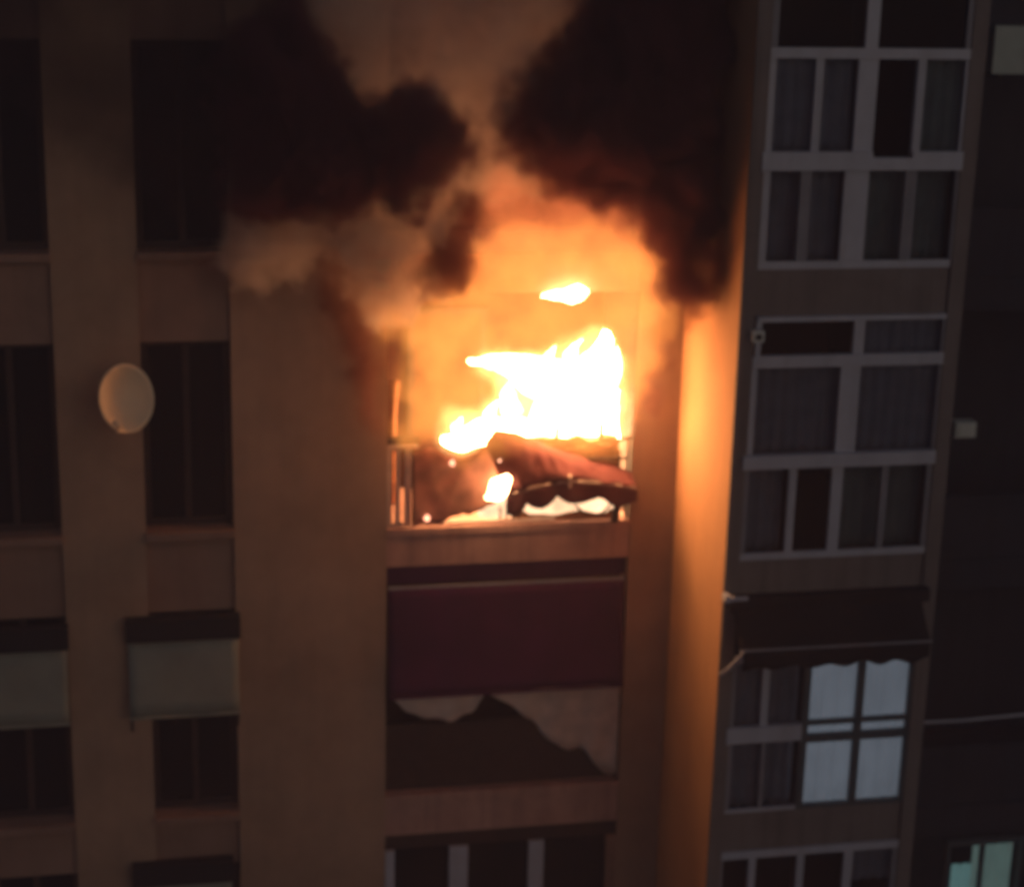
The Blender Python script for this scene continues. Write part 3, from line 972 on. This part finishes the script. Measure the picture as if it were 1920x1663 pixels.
def puffs(poly, y, depth, r, step):
    """Puff centres filling an outline, the body thinning in depth towards its edges."""
    xs = [p[0] for p in poly]
    zs = [p[1] for p in poly]
    out = []
    x = min(xs)
    while x <= max(xs):
        z = min(zs)
        while z <= max(zs):
            q = (x + random.uniform(-.4, .4) * step, z + random.uniform(-.4, .4) * step)
            if inside(q, poly):
                e = edge_dist(q, poly)
                if e > r * 0.55:
                    d = min(depth, e * 1.1)
                    k = max(1, int(2 * d / step))
                    for _ in range(k):
                        out.append((q[0], y + random.uniform(-d, d), q[1]))
            z += step
        x += step
    return out

def fog(name, pts, r, soft, warp, wscale, voxel, m, detail=0.5, dscale=3.0):
    me = bpy.data.meshes.new(name)
    me.from_pydata([Vector(p) for p in pts], [], [])
    o = bpy.data.objects.new(name, me)
    COL.objects.link(o)
    pad = r + warp * 1.1
    lo = [min(p[i] for p in pts) - pad for i in range(3)]
    hi = [max(p[i] for p in pts) + pad for i in range(3)]
    g = bpy.data.node_groups.new(name, 'GeometryNodeTree')
    g.interface.new_socket('Geometry', in_out='INPUT', socket_type='NodeSocketGeometry')
    g.interface.new_socket('Geometry', in_out='OUTPUT', socket_type='NodeSocketGeometry')
    N, L = g.nodes, g.links
    gi, go = N.new('NodeGroupInput'), N.new('NodeGroupOutput')
    pos = N.new('GeometryNodeInputPosition')
    def nvec(scale, amp, det):
        t = N.new('ShaderNodeTexNoise')
        t.inputs['Scale'].default_value = scale
        t.inputs['Detail'].default_value = det
        L.new(pos.outputs[0], t.inputs['Vector'])
        s = N.new('ShaderNodeVectorMath')
        s.operation = 'SUBTRACT'
        L.new(t.outputs['Color'], s.inputs[0])
        s.inputs[1].default_value = (0.5, 0.5, 0.5)
        k = N.new('ShaderNodeVectorMath')
        k.operation = 'SCALE'
        k.inputs['Scale'].default_value = amp
        L.new(s.outputs[0], k.inputs[0])
        return k.outputs[0]
    add = N.new('ShaderNodeVectorMath')
    add.operation = 'ADD'
    L.new(pos.outputs[0], add.inputs[0])
    L.new(nvec(wscale, warp * 4.6, 4), add.inputs[1])
    add2 = N.new('ShaderNodeVectorMath')
    add2.operation = 'ADD'
    L.new(add.outputs[0], add2.inputs[0])
    L.new(nvec(wscale * 3.1, warp * 2.6, 3), add2.inputs[1])
    add = add2
    px = N.new('GeometryNodeProximity')
    px.target_element = 'POINTS'
    tgt = [s for s in px.inputs if s.type == 'GEOMETRY'][0]
    L.new(gi.outputs[0], tgt)
    src = [s for s in px.inputs if s.type == 'VECTOR'][0]
    L.new(add.outputs[0], src)
    mr = N.new('ShaderNodeMapRange')
    mr.interpolation_type = 'SMOOTHSTEP'
    mr.inputs['From Min'].default_value = r
    mr.inputs['From Max'].default_value = r - soft
    L.new(px.outputs['Distance'], mr.inputs['Value'])
    dn = N.new('ShaderNodeTexNoise')
    dn.inputs['Scale'].default_value = dscale
    dn.inputs['Detail'].default_value = 5
    L.new(pos.outputs[0], dn.inputs['Vector'])
    dm = N.new('ShaderNodeMapRange')
    dm.inputs['From Min'].default_value = 0.35
    dm.inputs['From Max'].default_value = 0.65
    dm.inputs['To Min'].default_value = 1 - detail
    dm.inputs['To Max'].default_value = 1 + detail
    L.new(dn.outputs['Fac'], dm.inputs['Value'])
    mu = N.new('ShaderNodeMath')
    mu.operation = 'MULTIPLY'
    L.new(mr.outputs['Result'], mu.inputs[0])
    L.new(dm.outputs['Result'], mu.inputs[1])
    vc = N.new('GeometryNodeVolumeCube')
    L.new(mu.outputs[0], vc.inputs['Density'])
    vc.inputs['Min'].default_value = lo
    vc.inputs['Max'].default_value = hi
    for i, ax in enumerate(('X', 'Y', 'Z')):
        vc.inputs['Resolution ' + ax].default_value = max(8, int((hi[i] - lo[i]) / voxel))
    sm = N.new('GeometryNodeSetMaterial')
    sm.inputs['Material'].default_value = m
    L.new(vc.outputs[0], sm.inputs[0])
    L.new(sm.outputs[0], go.inputs[0])
    md = o.modifiers.new('fog', 'NODES')
    md.node_group = g
    me.materials.append(m)
    return o

def fog_mat(name, dens, scat=None, absorb=None, emit=None, estr=0.0, ramp=None, g=0.0):
    """dens: extinction per metre at full density; scat: scattering colour; emit: colour of glowing soot."""
    m = bpy.data.materials.new(name)
    m.use_nodes = True
    t = m.node_tree
    N, L = t.nodes, t.links
    N.clear()
    out = N.new('ShaderNodeOutputMaterial')
    at = N.new('ShaderNodeAttribute')
    at.attribute_name = 'density'
    pv = N.new('ShaderNodeVolumePrincipled')
    pv.inputs['Density Attribute'].default_value = ''
    pv.inputs['Color'].default_value = (*(scat or (0.1, 0.1, 0.1)), 1)
    pv.inputs['Anisotropy'].default_value = g
    k = N.new('ShaderNodeMath')
    k.operation = 'MULTIPLY'
    k.inputs[1].default_value = dens
    L.new(at.outputs['Fac'], k.inputs[0])
    L.new(k.outputs[0], pv.inputs['Density'])
    if emit:
        e = N.new('ShaderNodeMath')
        e.operation = 'MULTIPLY'
        e.inputs[1].default_value = estr * dens
        L.new(at.outputs['Fac'], e.inputs[0])
        L.new(e.outputs[0], pv.inputs['Emission Strength'])
        pv.inputs['Emission Color'].default_value = (*emit, 1)
    L.new(pv.outputs[0], out.inputs['Volume'])
    return m

def smoke(label, cat, pts, **kw):
    o = fog('smoke' if cat == 'smoke' else 'fire_glow', pts, **kw)
    o['label'] = label
    o['kind'] = 'stuff'
    return o

FM = fog_mat('flame_gas', 2.5, (0.05, 0.02, 0.01), emit=(1.0, 0.56, 0.18), estr=4.5)
GM = fog_mat('glowing_soot', 0.45, (0.12, 0.05, 0.02), emit=(1.0, 0.335, 0.062), estr=3.5)
GM2 = fog_mat('cooling_soot', 0.5, (0.15, 0.07, 0.035), emit=(0.70, 0.15, 0.042), estr=2.6)
DM = fog_mat('black_smoke', 9.0, (0.22, 0.08, 0.09))
TM = fog_mat('brown_smoke', 5.0, (0.94, 0.80, 0.71))
TM2 = fog_mat('thin_brown_smoke', 1.8, (0.94, 0.80, 0.72))
VM = fog_mat('darkening_smoke_veil', 0.9, (0.12, 0.07, 0.07))
DM2 = fog_mat('thin_black_smoke', 4.0, (0.22, 0.08, 0.07))
SM = fog_mat('brown_black_smoke', 6.0, (0.25, 0.10, 0.08))

FLAME = [(-0.8, -0.1), (-0.59, 0.14), (-0.27, 0.19), (-0.03, 0.37), (-0.16, 0.7), (-0.37, 0.86), (-0.69, 0.91), (-0.31, 1.04), (0.04, 1.01), (0.4, 1.03), (0.69, 1.22), (0.96, 1.3), (1.11, 1.04), (1.2, 0.67), (1.36, 0.45), (1.40, 0.04), (1.40, -0.9), (0.0, -0.9), (0.01, -0.22), (-0.41, -0.27), (-0.71, -0.19)]
GLOW = [(-1.79, 2.01), (-1.43, 1.78), (-0.98, 1.72), (-0.55, 2.1), (-0.5, 2.45), (0.13, 2.55), (0.94, 2.5), (1.5, 2.25), (1.66, 1.44), (1.46, 0.91), (1.30, 0.43), (1.29, 0.0), (0.8, -0.02), (-0.38, -0.02), (-1.30, 0.0), (-1.32, 1.21), (-1.6, 1.5)]
GLOW2 = [(-0.85, 1.8), (-0.55, 2.1), (-0.5, 2.9), (-0.2, 3.1), (0.4, 2.9), (1.0, 2.85), (1.45, 2.5), (1.65, 1.9), (1.5, 1.5), (0.5, 1.9), (-0.3, 1.8)]
DARK_L = [(-3.04, 4.38), (-2.55, 4.7), (-2.15, 4.45), (-1.92, 3.88), (-1.68, 3.7), (-1.5, 3.99), (-1.24, 4.07), (-0.92, 3.83), (-0.74, 3.55), (-0.78, 3.18), (-1.09, 3.02), (-1.36, 2.81), (-1.94, 2.65), (-2.37, 2.66), (-2.78, 2.77), (-3.04, 3.03)]
DARK_R = [(0.71, 5.4), (0.33, 4.35), (-0.1, 3.98), (-0.31, 3.75), (-0.24, 3.38), (-0.05, 3.08), (0.35, 2.89), (0.85, 2.83), (1.17, 2.61), (1.37, 2.33), (1.33, 2.11), (1.54, 1.74), (1.66, 1.2), (1.76, 1.2), (1.84, 1.5), (1.86, 2.13), (1.86, 5.4)]
TAN_T = [(-2.6, 5.4), (-2.2, 4.49), (-1.87, 3.6), (-1.54, 3.1), (-0.99, 2.8), (-0.43, 2.7), (0.1, 2.8), (0.2, 3.65), (0.6, 4.25), (1.0, 5.4)]
TAN_B = [(-3.12, 2.44), (-2.83, 2.78), (-2.35, 2.75), (-1.82, 2.75), (-1.28, 2.85), (-0.79, 2.95), (-0.6, 2.85), (-0.7, 2.47), (-1.03, 2.2), (-1.49, 1.93), (-1.79, 2.13), (-1.98, 2.27), (-2.19, 2.11), (-2.44, 1.95), (-2.78, 1.87), (-3.1, 1.93)]
TAN_TAIL = [(-1.95, 2.2), (-1.56, 2.15), (-1.06, 2.14), (-0.73, 1.91), (-1.0, 1.66), (-1.39, 1.40), (-1.62, 1.45), (-1.82, 1.82)]
SWIRL = [(-0.83, 2.95), (-0.53, 2.85), (-0.30, 2.78), (-0.52, 2.62), (-0.58, 2.38), (-0.54, 1.90), (-0.84, 1.74), (-1.24, 1.72), (-1.14, 2.17), (-1.0, 2.49), (-0.85, 2.68)]

smoke('bright yellow white gas round the flames', 'glow', [(p[0], p[1] + 0.75 - 0.95 * max(0, min(1, (p[2] - 0.05) / 0.9)), p[2]) for p in puffs(FLAME, 0.0, 0.22, 0.16, 0.085)], r=0.23, soft=0.23, warp=0.06, wscale=3.0, voxel=0.03, m=FM, detail=0.3)
smoke('orange glow of hot soot filling the burning balcony mouth', 'glow', puffs(GLOW, -0.38, 0.36, 0.26, 0.13), r=0.26, soft=0.22, warp=0.12, wscale=1.8, voxel=0.045, m=GM, detail=0.3, dscale=2.0)
smoke('red brown glow where the soot cools above the fire', 'glow', puffs(GLOW2, -0.25, 0.35, 0.26, 0.13), r=0.26, soft=0.22, warp=0.12, wscale=1.8, voxel=0.05, m=GM2, detail=0.4, dscale=2.0)
smoke('black smoke cloud rolling up in front of the ochre pier', 'smoke', puffs(DARK_L, -0.90, 0.5, 0.24, 0.14), r=0.34, soft=0.30, warp=0.24, wscale=1.8, voxel=0.04, m=DM, detail=0.35, dscale=2.2)
smoke('black smoke cloud pressed against the glazed block', 'smoke', puffs(DARK_R, -0.85, 0.5, 0.24, 0.14), r=0.34, soft=0.30, warp=0.24, wscale=1.8, voxel=0.04, m=DM, detail=0.35, dscale=2.2)
EDGE_L = [(-2.10, 2.05), (-1.82, 1.72), (-1.55, 1.32), (-1.47, 0.9), (-1.47, 0.2), (-1.58, 0.1), (-1.75, 0.9), (-2.1, 1.5)]
EDGE_R = [(1.72, 1.95), (1.58, 1.45), (1.44, 0.85), (1.41, 0.35), (1.56, 0.3), (1.72, 0.8), (1.84, 1.5), (1.84, 1.9)]
smoke('thin dark smoke curling round the pier edge left of the flames', 'smoke', puffs(EDGE_L, -0.14, 0.10, 0.10, 0.08), r=0.13, soft=0.13, warp=0.08, wscale=3.0, voxel=0.035, m=DM2, detail=0.5)
smoke('thin dark smoke curling round the narrow pier right of the flames', 'smoke', puffs(EDGE_R, -0.14, 0.10, 0.10, 0.08), r=0.13, soft=0.13, warp=0.08, wscale=3.0, voxel=0.035, m=DM2, detail=0.5)
EDGE_W = [(1.2, 3.4), (1.80, 3.4), (1.74, 2.2), (1.68, 1.62), (1.62, 1.11), (1.54, 0.83), (1.49, 1.4), (1.35, 1.96)]
smoke('dark red smoke sliding along the orange side wall of the glazed block', 'smoke', puffs(EDGE_W, -1.15, 0.5, 0.14, 0.10), r=0.17, soft=0.17, warp=0.12, wscale=2.6, voxel=0.045, m=DM2, detail=0.5)
VEIL = [(-6.4, 5.6), (-6.4, 4.3), (-5.2, 3.6), (-4.2, 3.2), (-3.2, 2.7), (-2.6, 2.9), (-2.2, 4.2), (-2.0, 5.6)]  # added veil, there to darken the upper left facade
smoke('thin black smoke veil added to darken the top left windows', 'smoke', puffs(VEIL, -0.75, 0.4, 0.3, 0.2), r=0.42, soft=0.42, warp=0.22, wscale=1.2, voxel=0.07, m=VM, detail=0.5, dscale=1.2)
smoke('tan smoke lit by the fire, behind and between the black clouds', 'smoke', puffs(TAN_T, -0.40, 0.35, 0.26, 0.15), r=0.28, soft=0.24, warp=0.22, wscale=2.2, voxel=0.06, m=TM2, detail=0.4, dscale=1.8)
smoke('tan smoke streaming sideways across the ochre pier', 'smoke', puffs(TAN_B, -0.55, 0.3, 0.17, 0.10), r=0.19, soft=0.16, warp=0.14, wscale=3.2, voxel=0.045, m=TM, detail=0.5, dscale=3.0)
smoke('tan smoke tail curling out of the balcony mouth', 'smoke', puffs(TAN_TAIL, -0.40, 0.25, 0.15, 0.09), r=0.17, soft=0.15, warp=0.11, wscale=2.8, voxel=0.04, m=TM, detail=0.5, dscale=3.5)
smoke('dark red smoke swirl hanging above the flames', 'smoke', puffs(SWIRL, -0.70, 0.2, 0.12, 0.08), r=0.14, soft=0.12, warp=0.10, wscale=3.0, voxel=0.035, m=SM, detail=0.5, dscale=3.5)

# ------------------------------------------------------------------ thin smoky air over the whole place
hm = bpy.data.materials.new('smoky_air')
hm.use_nodes = True
hn = hm.node_tree
hn.nodes.clear()
ho = hn.nodes.new('ShaderNodeOutputMaterial')
hv = hn.nodes.new('ShaderNodeVolumePrincipled')
hv.inputs['Color'].default_value = (0.82, 0.69, 0.84, 1)
hv.inputs['Density'].default_value = 0.006
hn.links.new(hv.outputs[0], ho.inputs['Volume'])
hz = box('haze', -310, 310, -310, 310, GZ - 1.0, 11.0, hm, bevel=0)
hz['kind'] = 'stuff'
hz['label'] = 'thin smoky night air round the burning building'
